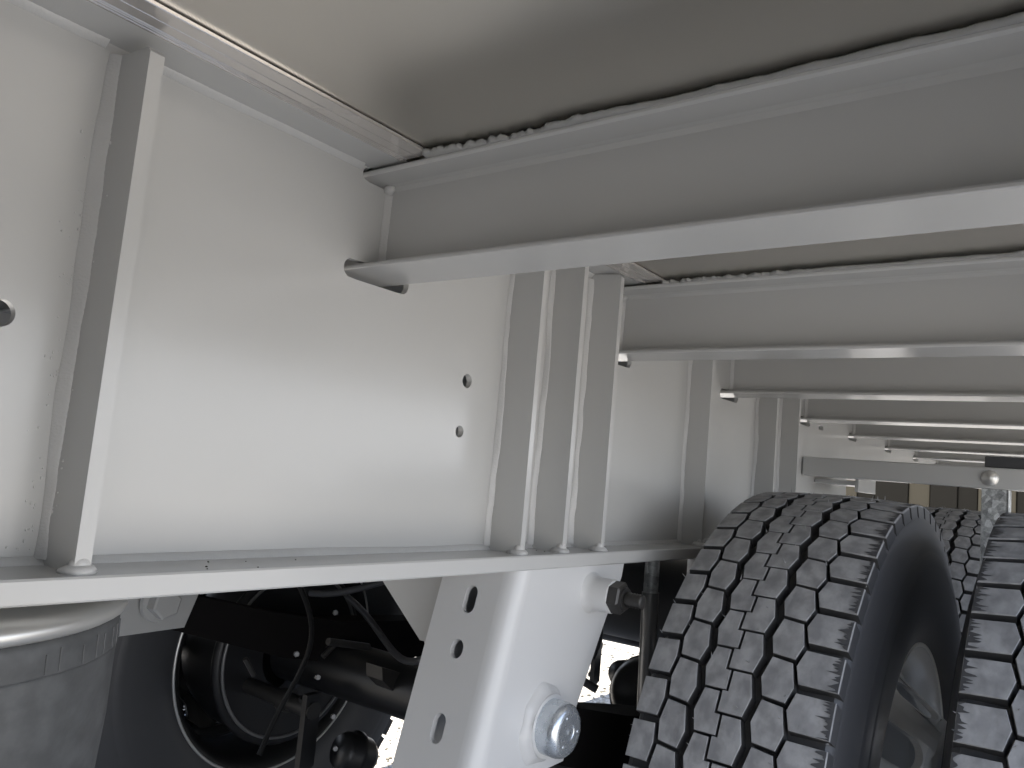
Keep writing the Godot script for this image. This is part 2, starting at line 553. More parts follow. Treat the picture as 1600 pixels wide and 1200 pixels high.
func build_beam(t: Node) -> void:
	var cms := cross_z()
	for side in [0, 1]:
		var wx := WEB_X if side == 0 else 2.0 * MID_X - WEB_X
		var d := 1.0 if side == 0 else -1.0
		var s := Shape.new()
		var holes := []
		if side == 0:
			for i in cms.size():
				holes.append([-cms[i] - 0.006, 0.1935, 0.047, 0.0102])
				holes.append([-cms[i], 0.2965, 0.042, 0.0075])
			for h in [[0.7284, 0.105, 0.0085, 0.0085], [0.7234, 0.0430, 0.0072, 0.0072], [0.2195, 0.0794, 0.010, 0.010], [2.17, 0.1905, 0.02, 0.006]]:
				holes.append(h)
		# u = -z, v = y; u x v = (-z) x y = +x
		var place := func(u: float, v: float, depth: float) -> Vector3: return Vector3(wx - d * depth, v, -u)
		var deep := holes.filter(func(h): return h[0] < 2.44)
		var shallow := holes.filter(func(h): return h[0] >= 2.44)
		holed(s, -7.5, 2.44, WEB_B, WEB_T, deep, place, 0.008, 0.001)
		for seg in [[2.44, 3.6, 0.110], [3.6, 5.0, 0.150], [5.0, 6.4, 0.188]]:
			holed(s, seg[0], seg[1], seg[2], WEB_T, shallow.filter(func(h): return h[0] > seg[0] and h[0] < seg[1] and seg[2] < 0.17), place, 0.008, 0.001)
		var beam := put("main_beam", s, M.paint, t)
		s = Shape.new()
		s.box(Vector3(wx - 0.063, FLANGE_B, 7.5), Vector3(wx + 0.063, WEB_B, -2.47), 0.0015)
		put("bottom_flange", s, M.paint, beam)
		s = Shape.new()
		s.prism(PackedVector3Array([Vector3(wx - 0.04, 0.095, -2.47), Vector3(wx - 0.04, 0.109, -2.47), Vector3(wx - 0.04, 0.187, -6.4), Vector3(wx - 0.04, 0.173, -6.4)]), Vector3(0.08, 0, 0))
		put("bottom_flange", s, M.paint, beam)
		s = Shape.new()
		s.box(Vector3(wx - 0.0475, WEB_T, 7.5), Vector3(wx + 0.0475, WEB_T + 0.0035, -6.4), 0.001)
		put("top_flange", s, M.paint, beam)
		if side == 1: continue
		# bright edge strip beside the top flange, with drawn lines along it; it stops at each cross member
		var stops := [2.5]
		for z in cms: stops.append(z)
		for i in 4:
			var za: float = (stops[i] if i == 0 else stops[i] - 0.034)
			var zb: float = stops[i + 1] + 0.034
			s = Shape.new()
			var x := -0.5825
			for w in [0.004, 0.0035, 0.0025, 0.013, 0.0165]:
				s.box(Vector3(x, 0.3035 - (0.0006 if w < 0.005 else 0.0), za), Vector3(x + w - 0.0001, 0.3072, zb), 0.0006)
				x += w
			put("edge_strip", s, M.trim, beam)
		# stiffeners
		var zs := [-0.272, -0.796, -0.889, -0.987, -1.345, -1.695, -1.845]
		for i in zs.size():
			var z: float = zs[i]
			var xo := -0.578 if i < 4 else -0.585
			s = Shape.new()
			var top := 0.300 if i else 0.292
			s.prism(PackedVector3Array([Vector3(WEB_X, WEB_B, z), Vector3(xo - 0.0015, WEB_B, z), Vector3(xo, WEB_B + 0.002, z), Vector3(xo, top - 0.004, z), Vector3(xo - 0.004, top, z), Vector3(WEB_X, top + 0.004, z)]), Vector3(0, 0, -0.0115 if i == 0 else -0.009))
			var st := put("stiffener", s, M.paint, beam)
			var zf := z - (0.0115 if i == 0 else 0.009)
			# beads down both sides, uneven ones, stopping short of the flanges
			var y0 := WEB_B + 0.004
			put("weld_bead", weld(Vector3(WEB_X, y0, z), Vector3(WEB_X, 0.296, z), Vector3(1, 0, 0), Vector3(0, 0, 1), 0.0075 if i == 0 else 0.0055, 0.75), M.weld, beam)
			put("weld_bead", weld(Vector3(WEB_X, y0, zf), Vector3(WEB_X, 0.296, zf), Vector3(1, 0, 0), Vector3(0, 0, -1), 0.008, 0.8), M.weld, beam)
			s = Shape.new()
			blob(s, Vector3(xo - 0.006, WEB_B + 0.001, (z + zf) / 2.0), Vector3(0.013, 0.006, 0.013))
			blob(s, Vector3(xo - 0.004, WEB_B + 0.005, (z + zf) / 2.0), Vector3(0.006, 0.008, 0.0075))
			put("weld_bead", s, M.weld, beam)
			if i == 0: st.set_meta("label", "nearest and widest stiffener plate, at the left of the beam")
		# drops of weld spatter and uneven restarts beside the stiffeners
		for i in 1:
			s = Shape.new()
			for k in 70:
				var y := lerpf(WEB_B + 0.01, 0.24, pow(rng.randf(), 1.3))
				var r := rng.randf_range(0.0004, 0.0009)
				var on_web := rng.randf() < 0.75
				var off := absf(rng.randfn(0.0, 0.007 if i == 0 else 0.004))
				var p := Vector3(WEB_X + (0.0 if on_web else 0.004 + off), y, zs[i] + (0.008 + off if on_web else 0.0))
				blob(s, p, Vector3(r, r * rng.randf_range(0.9, 1.8), r), 0.2)
			put("weld_spatter", s, M.weld, beam)
		# long seams
		put("weld_bead", weld(Vector3(WEB_X, WEB_T, 0.6), Vector3(WEB_X, WEB_T, -0.262), Vector3(1, 0, 0), Vector3(0, -1, 0), 0.006, 0.4), M.weld, beam)
		put("weld_bead", weld(Vector3(WEB_X, WEB_T, -0.288), Vector3(WEB_X, WEB_T, -0.528), Vector3(1, 0, 0), Vector3(0, -1, 0), 0.0055, 0.35), M.weld, beam)
		put("weld_bead", weld(Vector3(WEB_X, WEB_T, -0.62), Vector3(WEB_X, WEB_T, -2.4), Vector3(1, 0, 0), Vector3(0, -1, 0), 0.005, 0.35, 0.005), M.weld, beam)
		put("weld_bead", weld(Vector3(WEB_X, WEB_B, 0.6), Vector3(WEB_X, WEB_B, -2.4), Vector3(1, 0, 0), Vector3(0, 1, 0), 0.006, 0.22, 0.004), M.weld, beam)


	var grit := Shape.new()
	for k in 9:
		var r := rng.randf_range(0.0004, 0.0010)
		blob(grit, Vector3(WEB_X + rng.randf_range(0.015, 0.06), WEB_B + r * 0.4, rng.randf_range(-0.95, -0.25)), Vector3(r, r * 0.6, r), 0.4)
	var gm := put("grit", grit, M.taupe, t)
	gm.set_meta("kind", "stuff")


func cross_z() -> Array:
	var zs := [-0.573, -1.088, -1.545, -2.035, -2.493, -2.95, -3.417]
	for k in 6: zs.append(-3.417 - 0.46 * (k + 1))
	return zs


func build_cross_members(t: Node) -> void:
	var zs := cross_z()
	for k in 14: zs.append(0.1 + 0.52 * k)
	for i in zs.size():
		var z: float = zs[i]
		var hw := 0.0358
		var yb := 0.195
		var yt := 0.300
		var ft := 0.0062
		# the section of a rolled I, as a closed outline in (z, y) with small root fillets and rounded tips
		var half := [Vector2(0.0, yb), Vector2(hw - 0.001, yb), Vector2(hw, yb + 0.001), Vector2(hw, yb + ft - 0.003), Vector2(hw - 0.002, yb + ft - 0.0008), Vector2(0.009, yb + ft + 0.001), Vector2(0.0045, yb + ft + 0.0025), Vector2(0.0025, yb + ft + 0.007),
			Vector2(0.0025, yt - ft - 0.007), Vector2(0.0045, yt - ft - 0.0025), Vector2(0.009, yt - ft - 0.001), Vector2(hw - 0.002, yt - ft + 0.0008), Vector2(hw, yt - ft + 0.003), Vector2(hw, yt - 0.001), Vector2(hw - 0.001, yt), Vector2(0.0, yt)]
		var outline := PackedVector3Array()
		for q in half: outline.append(Vector3(-2.32, q.y, z + q.x))
		for k in range(half.size() - 2, 0, -1): outline.append(Vector3(-2.32, half[k].y, z - half[k].x))
		var s := Shape.new()
		s.prism(outline, Vector3(2.47, 0, 0))
		var cm := put("cross_member", s, M.paint, t)
		if i > 7: continue
		# squeezed-out sealant between the top flange and the floor
		s = Shape.new()
		var rows := []
		var n := 420 if i < 3 else 160
		for k in n + 1:
			var x := lerpf(-0.545, 0.15, float(k) / n)
			var a := noise.get_noise_2d(x * 260.0, i * 37.0)
			var b := noise.get_noise_2d(x * 1500.0, i * 37.0 + 11.0) * clampf((-0.30 - x) / 0.12, 0.15, 1.0)
			var hump := maxf(0.0, noise.get_noise_2d(x * 70.0 + 9.0, i * 53.0) - 0.12)
			var out := 0.0012 + 0.003 * maxf(a, -0.4) + 0.0045 * b + 0.016 * hump
			var up := 0.3055 + 0.0012 * a + 0.003 * b - 0.001 + 0.002 * hump
			up = clampf(up, 0.3012, 0.3082)
			var ze := z + hw
			rows.append(PackedVector3Array([Vector3(x, 0.2995, ze - 0.006), Vector3(x, 0.2992, ze + out * 0.25), Vector3(x, 0.3005, ze + out * 0.85), Vector3(x, lerpf(0.3005, up, 0.6), ze + out), Vector3(x, up, ze + out * 0.5), Vector3(x, up + 0.0006, ze - 0.010)]))
		rows.reverse()
		s.grid(rows)
		put("sealant_bead", s, M.sealant, cm)
		# weld of its web to the beam
		s = weld(Vector3(WEB_X, yb + 0.008, z + 0.0025), Vector3(WEB_X, yt - 0.008, z + 0.0025), Vector3(1, 0, 0), Vector3(0, 0, 1), 0.0055, 0.3)
		blob(s, Vector3(WEB_X + 0.004, yt - 0.011, z + 0.006), Vector3(0.007, 0.006, 0.006))
		put("weld_bead", s, M.weld, cm)


# folded hanger below the beam: rear face towards +z, side plate outwards, rounded bend between them
func build_hanger(t: Node, wx: float, d: float, near: bool) -> void:
	var xs := wx + d * 0.055          # outer face of the side plate
	var xi := wx - d * 0.063
	var y0 := FLANGE_B
	var y1 := -0.372
	var dz := 0.0 if near else 0.005
	var zf := func(y: float) -> float: return -0.797 + (y0 - y) * 0.262 + dz
	var r := 0.024
	var s := Shape.new()
	# rear face with slots: u = x (times d), v = y
	var lean := Vector3(0, -1, 0.262).normalized()
	var nrm := Vector3(0, 0.262, 1).normalized()
	var place := func(u: float, v: float, depth: float) -> Vector3: return Vector3(wx + d * u, v, zf.call(v)) - nrm * depth
	var holes := [[-0.010, -0.160, 0.0095, 0.0165], [-0.011, -0.2185, 0.0095, 0.011], [-0.009, -0.307, 0.0095, 0.0165]]
	holed(s, -0.063, 0.055 - r, y1 - 0.03, y0, holes, place, 0.008, 0.004)
	# bend
	var rows := []
	for k in 9:
		var a := PI / 2.0 * k / 8.0
		var row := PackedVector3Array()
		for j in 13:
			var y := lerpf(y0, y1, j / 12.0)
			row.append(Vector3(xs - d * r + d * r * sin(a), y, zf.call(y) - r + r * cos(a)))
		rows.append(row)
	if d < 0: rows.reverse()
	s.grid(rows)
	# side plate
	var side := PackedVector3Array()
	for q in [[y0, -1], [y1, -1], [-0.366, -0.928], [-0.30, -0.951], [-0.19, -1.012], [-0.150, -1.040], [-0.135, -1.048], [y0, -1.052]]:
		var y: float = q[0]
		var z: float = (zf.call(y) - r) if q[1] == -1 else q[1] + dz
		side.append(Vector3(xs, y, z))
	s.prism(side, Vector3(-d * 0.008, 0, 0))
	var h := put("suspension_hanger", s, (M.white if near else M.paint), t)  # near hanger: same paint made lighter in place of light
	# far cheek
	s = Shape.new()
	var inner := PackedVector3Array()
	for p in side: inner.append(Vector3(xi, p.y, p.z + (r if p == side[0] or p == side[1] else 0.0) - 0.009))
	s.prism(inner, Vector3(d * 0.008, 0, 0))
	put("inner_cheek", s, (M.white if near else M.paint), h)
	# wing plate inwards
	s = Shape.new()
	var wz := -0.825 + dz
	s.prism(PackedVector3Array([Vector3(xi - d * 0.002, y0, wz), Vector3(xi - d * 0.21, y0, wz), Vector3(xi - d * 0.060, -0.236, wz), Vector3(xi - d * 0.052, -0.236, wz), Vector3(xi - d * 0.050, -0.240, wz), Vector3(xi - d * 0.002, -0.240, wz)]), Vector3(0, 0, -0.008))
	put("gusset_plate", s, M.paint, h)
	# pivot bolt with washer and weld-on collar
	var pv := Vector3(xs, -0.309, -0.872 + dz)
	var ax := Vector3(d, 0, 0)
	s = Shape.new()
	var rowsw := []
	for k in 49:
		var a := TAU * k / 48.0
		var row := PackedVector3Array()
		var w := 1.0 + 0.06 * sin(a * 3.0 + 1.0) + 0.03 * sin(a * 8.0)
		var e := Vector3(0, cos(a), sin(a) * d)
		for q in [[0.049, -0.001], [0.047, 0.003], [0.043, 0.0055], [0.040, 0.009], [0.0385, 0.012]]:
			row.append(pv + e * q[0] * lerpf(w, 1.0, clampf(q[1] * 60.0, 0, 1)) + ax * q[1])
		rowsw.append(row)
	rowsw.reverse()
	s.grid(rowsw)
	s.lathe([Vector2(0.012, 0.0385), Vector2(0.012, 0.0385), Vector2(0.012, 0.025)], pv, ax, 40)
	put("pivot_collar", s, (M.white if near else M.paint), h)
	s = Shape.new()
	s.lathe([Vector2(0.010, 0.0335), Vector2(0.029, 0.0335), Vector2(0.035, 0.0318), Vector2(0.039, 0.028), Vector2(0.0405, 0.023), Vector2(0.0405, 0.023), Vector2(0.0405, 0.011), Vector2(0.0405, 0.011), Vector2(0.0392, 0.010), Vector2(0.0392, 0.0045), Vector2(0.0405, 0.0035), Vector2(0.0405, 0.0001)], pv, ax, 48)
	for k in 3:
		var a := TAU * k / 3.0 + 0.4
		blob(s, pv + ax * 0.0405 + Vector3(0, cos(a), sin(a)) * 0.019, Vector3(0.0012, 0.0022, 0.0022), 0.0)
	put("pivot_bolt", s, M.zinc, h, "round zinc plated pivot bolt head")
	s = Shape.new()
	var back := Vector3(xi - d * 0.009, -0.309, -0.872 + dz)
	s.lathe([Vector2(0.0, 0.040), Vector2(0.006, 0.038), Vector2(0.006, 0.038), Vector2(0.006, 0.022)], back, -ax, 36)
	hex(s, back - ax * 0.006, -ax, 0.030, 0.026)
	put("pivot_nut", s, (M.white if near else M.paint), h)
	if not near: return
	# boss, hex nut and stud near the top
	var bp := Vector3(xs, -0.153, -0.966)
	s = Shape.new()
	s.lathe([Vector2(-0.001, 0.0285), Vector2(0.003, 0.0255), Vector2(0.007, 0.0235), Vector2(0.012, 0.0225), Vector2(0.034, 0.0225), Vector2(0.0352, 0.0213), Vector2(0.0352, 0.0213), Vector2(0.0352, 0.006)], bp, ax, 32)
	put("bushing_boss", s, (M.white if near else M.paint), h)
	s = Shape.new()
	hex(s, bp + ax * 0.0354, ax, 0.0215, 0.016)
	s.lathe([Vector2(0.0515, 0.0155), Vector2(0.0545, 0.0148), Vector2(0.0545, 0.0148), Vector2(0.0545, 0.0098)], bp, ax, 24)
	put("hex_nut", s, M.dark_steel, h, "dark hex nut on the white boss")
	s = Shape.new()
	var pr := []
	for k in 12:
		pr.append(Vector2(0.054 + k * 0.0022, 0.0098 if k % 2 else 0.0086))
	pr.append(Vector2(0.0795, 0.006)); pr.append(Vector2(0.0795, 0.0001))
	s.lathe(pr, bp, ax, 18)
	put("stud", s, M.dark_steel, h)


func hex(s: Shape, at: Vector3, ax: Vector3, r: float, h: float) -> void:
	var e1 := ax.cross(Vector3.UP if absf(ax.y) < 0.9 else Vector3.RIGHT).normalized()
	var e2 := ax.cross(e1)
	var a := []
	var b := []
	var c := []
	for k in 6:
		var t := TAU * k / 6.0 + 0.3
		var e := e1 * cos(t) + e2 * sin(t)
		a.append(at + e * r); b.append(at + e * r + ax * (h - r * 0.1)); c.append(at + e * r * 0.86 + ax * h)
	for k in 6:
		var k2 := (k + 1) % 6
		s.quad(a[k], a[k2], b[k2], b[k]); s.quad(b[k], b[k2], c[k2], c[k])
		s.tri(at + ax * h, c[k], c[k2])


func build_air_spring(t: Node, c := Vector3(-0.715, 0, -0.195)) -> void:
	var s := Shape.new()
	s.lathe([Vector2(-0.134, 0.150), Vector2(-0.1365, 0.163), Vector2(-0.142, 0.1660), Vector2(-0.1595, 0.1668), Vector2(-0.1612, 0.1645), Vector2(-0.1612, 0.1645), Vector2(-0.163, 0.1658), Vector2(-0.215, 0.1658), Vector2(-0.26, 0.163), Vector2(-0.32, 0.158), Vector2(-0.37, 0.150), Vector2(-0.40, 0.138), Vector2(-0.42, 0.118), Vector2(-0.415, 0.1)], c, Vector3.UP, 72)
	var sp := put("air_spring", s, M.bellows, t)
	s = Shape.new()
	for k in 40:
		var a := 0.35 + k * TAU / 60.0 + rng.randf_range(-0.03, 0.03)
		var e := Vector3(cos(a), 0, -sin(a))
		var l := rng.randf_range(0.0, 0.004)
		s.tube([c + e * 0.1664 + Vector3(0, -0.1425 - l, 0), c + e * 0.1668 + Vector3(0, -0.1590, 0)], 0.0007, 6)
	put("moulding_rib", s, M.bellows, sp).set_meta("kind", "stuff")
	s = Shape.new()
	s.lathe([Vector2(-0.116, 0.0001), Vector2(-0.116, 0.125), Vector2(-0.118, 0.138), Vector2(-0.1215, 0.147), Vector2(-0.122, 0.157), Vector2(-0.1235, 0.1645), Vector2(-0.1265, 0.1692), Vector2(-0.1305, 0.1705), Vector2(-0.1345, 0.1690), Vector2(-0.137, 0.165), Vector2(-0.137, 0.155)], c, Vector3.UP, 72)
	put("bead_ring", s, M.bead, sp, "rolled metal bead ring round the top of the air spring")
	s = Shape.new()
	s.lathe([Vector2(-0.36, 0.12), Vector2(-0.48, 0.11), Vector2(-0.54, 0.12), Vector2(-0.56, 0.12), Vector2(-0.56, 0.001)], c, Vector3.UP, 40)
	put("piston", s, M.black, sp)


# ------------------------------------------------------------------ wheels
func tri_wave(v: float, peak: float) -> float:
	var p := fposmod(v - peak, 1.0)
	return 1.0 - 4.0 * p if p < 0.5 else -3.0 + 4.0 * p


func crown(u: float) -> float:
	var k := (u - 115.0) / 115.0
	return 0.512 - 0.0045 * k * k


# tread block: outline in (u mm, v pitch)
func tread_block(s: Shape, wall: Shape, deep: Shape, poly: Array, a0: float, pitch: float, edge: int) -> void:
	var p := poly.duplicate()
	var area := 0.0
	for i in p.size():
		var q: Array = p[i]; var w: Array = p[(i + 1) % p.size()]
		area += q[0] * w[1] - w[0] * q[1]
	if area < 0: p.reverse()
	var pmm := 54.6
	var n := p.size()
	var flat := PackedVector2Array()
	for q in p: flat.append(Vector2(q[0], q[1] * pmm))
	var inset: PackedVector2Array = Geometry2D.offset_polygon(flat, -0.7, Geometry2D.JOIN_MITER)[0]
	var map := func(q: Vector2, r: float) -> Vector3:
		var th := a0 + q.y / pmm * pitch
		return Vector3((q.x - 115.0) / 1000.0, r * sin(th), r * cos(th))
	# match each outline corner with its nearest inset corner
	var top := []
	var mid := []
	var low := []
	var outs := []
	for i in n:
		var q := flat[i]
		var best := inset[0]
		for w in inset:
			if w.distance_squared_to(q) < best.distance_squared_to(q): best = w
		var outer := (edge < 0 and q.x < 1.0) or (edge > 0 and q.x > 229.0)
		var rr := crown(best.x)
		outs.append(outer)
		if outer:
			best.x += -edge * 0.6
			top.append(map.call(best, rr - 0.0006))
			mid.append(map.call(Vector2(q.x, q.y), crown(q.x) - 0.0028))
			low.append(map.call(Vector2(q.x + edge * 2.5, q.y), 0.480))
		else:
			top.append(map.call(best, rr))
			mid.append(map.call(q, crown(q.x) - 0.0012))
			var c := Vector2.ZERO
			for w in flat: c += w / n
			low.append(map.call(q + (q - c).normalized() * 1.3, crown(q.x) - 0.0175))
	var ctr := Vector3()
	for a in top: ctr += a / n
	var fl := PackedVector2Array()
	for a in top: fl.append(Vector2(a.x, atan2(a.y, a.z) - a0))
	var ids := Geometry2D.triangulate_polygon(fl)
	for i in range(0, ids.size(), 3):
		var a: Vector3 = top[ids[i]]; var b: Vector3 = top[ids[i + 1]]; var c: Vector3 = top[ids[i + 2]]
		if (b - a).cross(c - a).dot(Vector3(0, ctr.y, ctr.z)) < 0:
			var w := b; b = c; c = w
		s.tri(a, b, c)
	var up := Vector3(0, ctr.y, ctr.z).normalized()
	for i in n:
		var j := (i + 1) % n
		var a: Vector3 = mid[i]; var b: Vector3 = mid[j]
		var face := (b - a).cross(top[j] - a)
		if face.dot((a + b) / 2.0 - ctr) >= 0 or face.dot(up) > 0.0:
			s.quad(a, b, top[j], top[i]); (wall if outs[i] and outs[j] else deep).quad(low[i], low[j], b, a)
		else:
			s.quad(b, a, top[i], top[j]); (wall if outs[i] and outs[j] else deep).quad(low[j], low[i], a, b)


func spike(s: Shape, at: Vector3, dir: Vector3, r: float) -> void:
	var e1 := dir.cross(Vector3(0.3, 0.5, 0.8)).normalized() * r
	var e2 := dir.normalized().cross(e1)
	var a := at + e1; var b := at - e1 * 0.5 + e2 * 0.87; var c := at - e1 * 0.5 - e2 * 0.87
	s.tri(a, b, at + dir); s.tri(b, c, at + dir); s.tri(c, a, at + dir)


func tyre_meshes() -> Array:
	var pitch := TAU / 59.0
	var phase := deg_to_rad(37.2)
	var s := Shape.new()
	var g1 := func(v): return 31.5 + 2.2 * tri_wave(v, 0.55)
	var g2 := func(v): return 66.5 + 3.5 * tri_wave(v, 0.95)
	var g3 := func(v): return 135.5 + 3.5 * tri_wave(v, 0.0)
	var g4 := func(v): return 178.5 + 4.0 * tri_wave(v, 0.42)
	var col := []
	col.append([[[-0.5, 0.115], [-0.5, 0.935], [g1.call(0.95), 0.95], [33.4, 0.55], [g1.call(0.12), 0.12]], -1])
	col.append([[[g1.call(0.58) + 5.2, 0.625], [34.5, 1.05], [g1.call(1.53) + 5.2, 1.54], [g2.call(1.48), 1.48], [70.0, 0.95], [g2.call(0.54), 0.565]], 0])
	col.append([[[g2.call(0.03) + 11.5, 0.035], [74.5, 0.45], [g2.call(0.98) + 11.5, 0.985], [100.0, 0.975], [100.0, 0.49], [107.0, 0.49], [107.0, 0.04]], 0])
	col.append([[[103.0, 0.545], [103.0, 1.015], [110.0, 1.015], [110.0, 1.49], [g3.call(1.49), 1.49], [139.0, 1.0], [g3.call(0.545), 0.545]], 0])
	col.append([[[g3.call(0.07) + 11.5, 0.105], [143.5, 0.5], [g3.call(1.0) + 11.5, 1.02], [g4.call(0.96), 0.965], [182.5, 0.42], [g4.call(0.05), 0.06]], 0])
	col.append([[[g4.call(0.52) + 5.2, 0.53], [179.7, 0.92], [g4.call(1.33) + 5.2, 1.335], [230.5, 1.345], [230.5, 0.54]], 1])
	var carcass := Shape.new()
	var deep := Shape.new()
	var r2 := RandomNumberGenerator.new()
	r2.seed = 77
	for k in 59:
		for c in col:
			tread_block(s, carcass, deep, c[0], phase + k * pitch, pitch, c[1])
		# scuffed outer ends of the shoulder blocks: a ragged darker film of rubber
		var ragged := []
		var v0 := 0.55
		for j in 25:
			var v := lerpf(v0, 1.33, j / 24.0)
			ragged.append([v, 230.0 - r2.randf_range(0.5, 5.0) - 14.0 * pow(r2.randf(), 3.0) - 5.0 * maxf(0.0, noise.get_noise_2d(k * 40.0, j * 9.0))])
		for j in 24:
			var q := []
			for w in [[ragged[j][1], ragged[j][0]], [229.6, ragged[j][0]], [229.6, ragged[j + 1][0]], [ragged[j + 1][1], ragged[j + 1][0]]]:
				var th: float = phase + (k + w[1]) * pitch
				var rr := crown(w[0]) + 0.00012 - (0.0004 if w[0] > 229.0 else 0.0)
				q.append(Vector3((w[0] - 115.0) / 1000.0, rr * sin(th), rr * cos(th)))
			carcass.quad(q[0], q[1], q[2], q[3])
		for e in 7:                                            # moulding whiskers
			var u: float = [1.0, 1.0, 40.0, 78.0, 126.0, 176.0, 229.0][e] + r2.randf_range(-0.8, 0.8)
			var th := phase + (k + r2.randf()) * pitch
			var rad := Vector3(0, sin(th), cos(th))
			var lean := Vector3(r2.randf_range(-0.7, 0.7), r2.randf_range(-0.5, 0.5), r2.randf_range(-0.5, 0.5))
			spike(s, Vector3((u - 115.0) / 1000.0, 0, 0) + rad * (crown(u) - (0.004 if e in [0, 1, 6] else 0.001)), (rad + lean).normalized() * r2.randf_range(0.004, 0.010), 0.0009)
	var tread := s
	var prof := []
	for q in [[2, 0.292], [-6, 0.300], [-15, 0.325], [-21, 0.355], [-23, 0.385], [-22, 0.41], [-20.5, 0.4125], [-21.5, 0.415], [-19, 0.432], [-16.5, 0.436], [-17, 0.439], [-13, 0.455], [-9, 0.468], [-5, 0.482], [0, 0.490], [6, 0.4945], [60, 0.4955], [115, 0.497]]:
		prof.append(Vector2((q[0] - 115.0) / 1000.0, q[1]))
	for k in range(prof.size() - 2, -1, -1): prof.append(Vector2(-prof[k].x, prof[k].y))
	carcass.lathe(prof.slice(0, 16), Vector3.ZERO, Vector3.RIGHT, 118)
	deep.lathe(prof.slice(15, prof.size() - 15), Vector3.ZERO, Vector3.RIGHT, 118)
	carcass.lathe(prof.slice(prof.size() - 16, prof.size()), Vector3.ZERO, Vector3.RIGHT, 118)
	return [tread, carcass, deep]


func build_wheels(t: Node) -> void:
	var ty := tyre_meshes()
	var tread: ArrayMesh = ty[0].mesh(M.tread)
	var carcass: ArrayMesh = ty[1].mesh(M.rubber)
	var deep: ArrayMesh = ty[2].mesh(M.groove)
	# rim: gutter, barrel, and a disc cone that reaches out past the rim, with hand holes
	var rim := Shape.new()
	var p := []
	for q in [[-1, 0.286], [-3, 0.2905], [0, 0.2935], [3, 0.291], [5, 0.283], [14, 0.277], [30, 0.272], [60, 0.262], [115, 0.258], [170, 0.262], [200, 0.272], [216, 0.277], [225, 0.283], [227, 0.291], [230, 0.2935], [233, 0.2905], [232, 0.286], [229, 0.281], [220, 0.272], [204, 0.267], [176, 0.256], [115, 0.252], [56, 0.256], [26, 0.267], [10, 0.272], [1, 0.281], [-1, 0.286]]:
		p.append(Vector2((q[0] - 115.0) / 1000.0, q[1]))
	p.reverse()
	rim.lathe(p, Vector3.ZERO, Vector3.RIGHT, 96)
	var ring := Shape.new()
	for e in [-1.0, 1.0]:
		var rp := []
		for k in 13: rp.append(Vector2(e * 0.1165 + 0.0035 * cos(TAU * k / 12.0), 0.2925 - 0.0035 * sin(TAU * k / 12.0)))
		ring.lathe(rp, Vector3.ZERO, Vector3.RIGHT, 96)
	var ring_mesh := ring.mesh(M.rim_edge)
	var rim_mesh := rim.mesh(M.rim)
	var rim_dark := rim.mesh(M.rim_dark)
	var disc := Shape.new()
	for k in 10:
		var a0 := TAU * k / 10.0
		var place := func(u: float, v: float, depth: float) -> Vector3:
			# v 0..1 runs from the barrel to the mounting face
			var x := lerpf(0.078, 0.166, smoothstep(0.0, 1.0, v)) - depth
			var r := lerpf(0.254, 0.170, v)
			return Vector3(x, r * sin(a0 + u), r * cos(a0 + u))
		var parts := 6
		holed(disc, 0.0, TAU / 10.0, 0.16, 0.86, [[TAU / 20.0, 0.5, 0.145, 0.24]], place, 0.01, 0.02)
		for q in [[0.0, 0.16], [0.86, 1.0]]:
			var rows := []
			for i in 5:
				var row := PackedVector3Array()
				for j in parts + 1: row.append(place.call(TAU / 10.0 * j / parts, lerpf(q[0], q[1], i / 4.0), 0.0))
				rows.append(row)
			rows.reverse()
			disc.grid(rows)
	disc.lathe([Vector2(0.166, 0.110), Vector2(0.166, 0.170)], Vector3.ZERO, Vector3.LEFT * -1.0, 48)
	var disc_mesh := disc.mesh(M.rim)
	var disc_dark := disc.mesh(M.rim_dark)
	var list := [[-0.366, AXLE_Z, false, 0.0], [-0.0195, AXLE_Z, true, 0.02], [-0.366, AXLE_Z - 1.23, false, 0.03], [-0.0195, AXLE_Z - 1.23, true, 0.05],
		[2 * MID_X + 0.366, AXLE_Z + 0.05, true, 0.0], [2 * MID_X + 0.0195, AXLE_Z + 0.05, false, 0.02],
		[-0.366, FRONT_Z, false, 0.0], [-0.0195, FRONT_Z, true, 0.02], [2 * MID_X + 0.366, FRONT_Z, true, 0.0], [2 * MID_X + 0.0195, FRONT_Z, false, 0.02]]
	var says := ["inner wheel of the nearest dual pair", "outer wheel of the nearest dual pair", "inner wheel of the next axle"]
	for i in list.size():
		var w: Array = list[i]
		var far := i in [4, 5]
		var o := empty("wheel", t, Vector3(w[0], AXLE_Y, w[1]))
		o.rotation = Vector3(w[3], PI if w[2] else 0.0, 0)
		if i < 3: o.set_meta("label", says[i])
		for k in 6:
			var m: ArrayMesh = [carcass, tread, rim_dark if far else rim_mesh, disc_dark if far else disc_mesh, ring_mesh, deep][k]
			if far and (k == 1 or k == 5) and w[2] == false: continue
			var mi := MeshInstance3D.new()
			mi.name = numbered(["tyre", "tread", "rim", "wheel_disc", "rim_edge", "tread_groove"][k])
			mi.mesh = m
			o.add_child(mi, true)


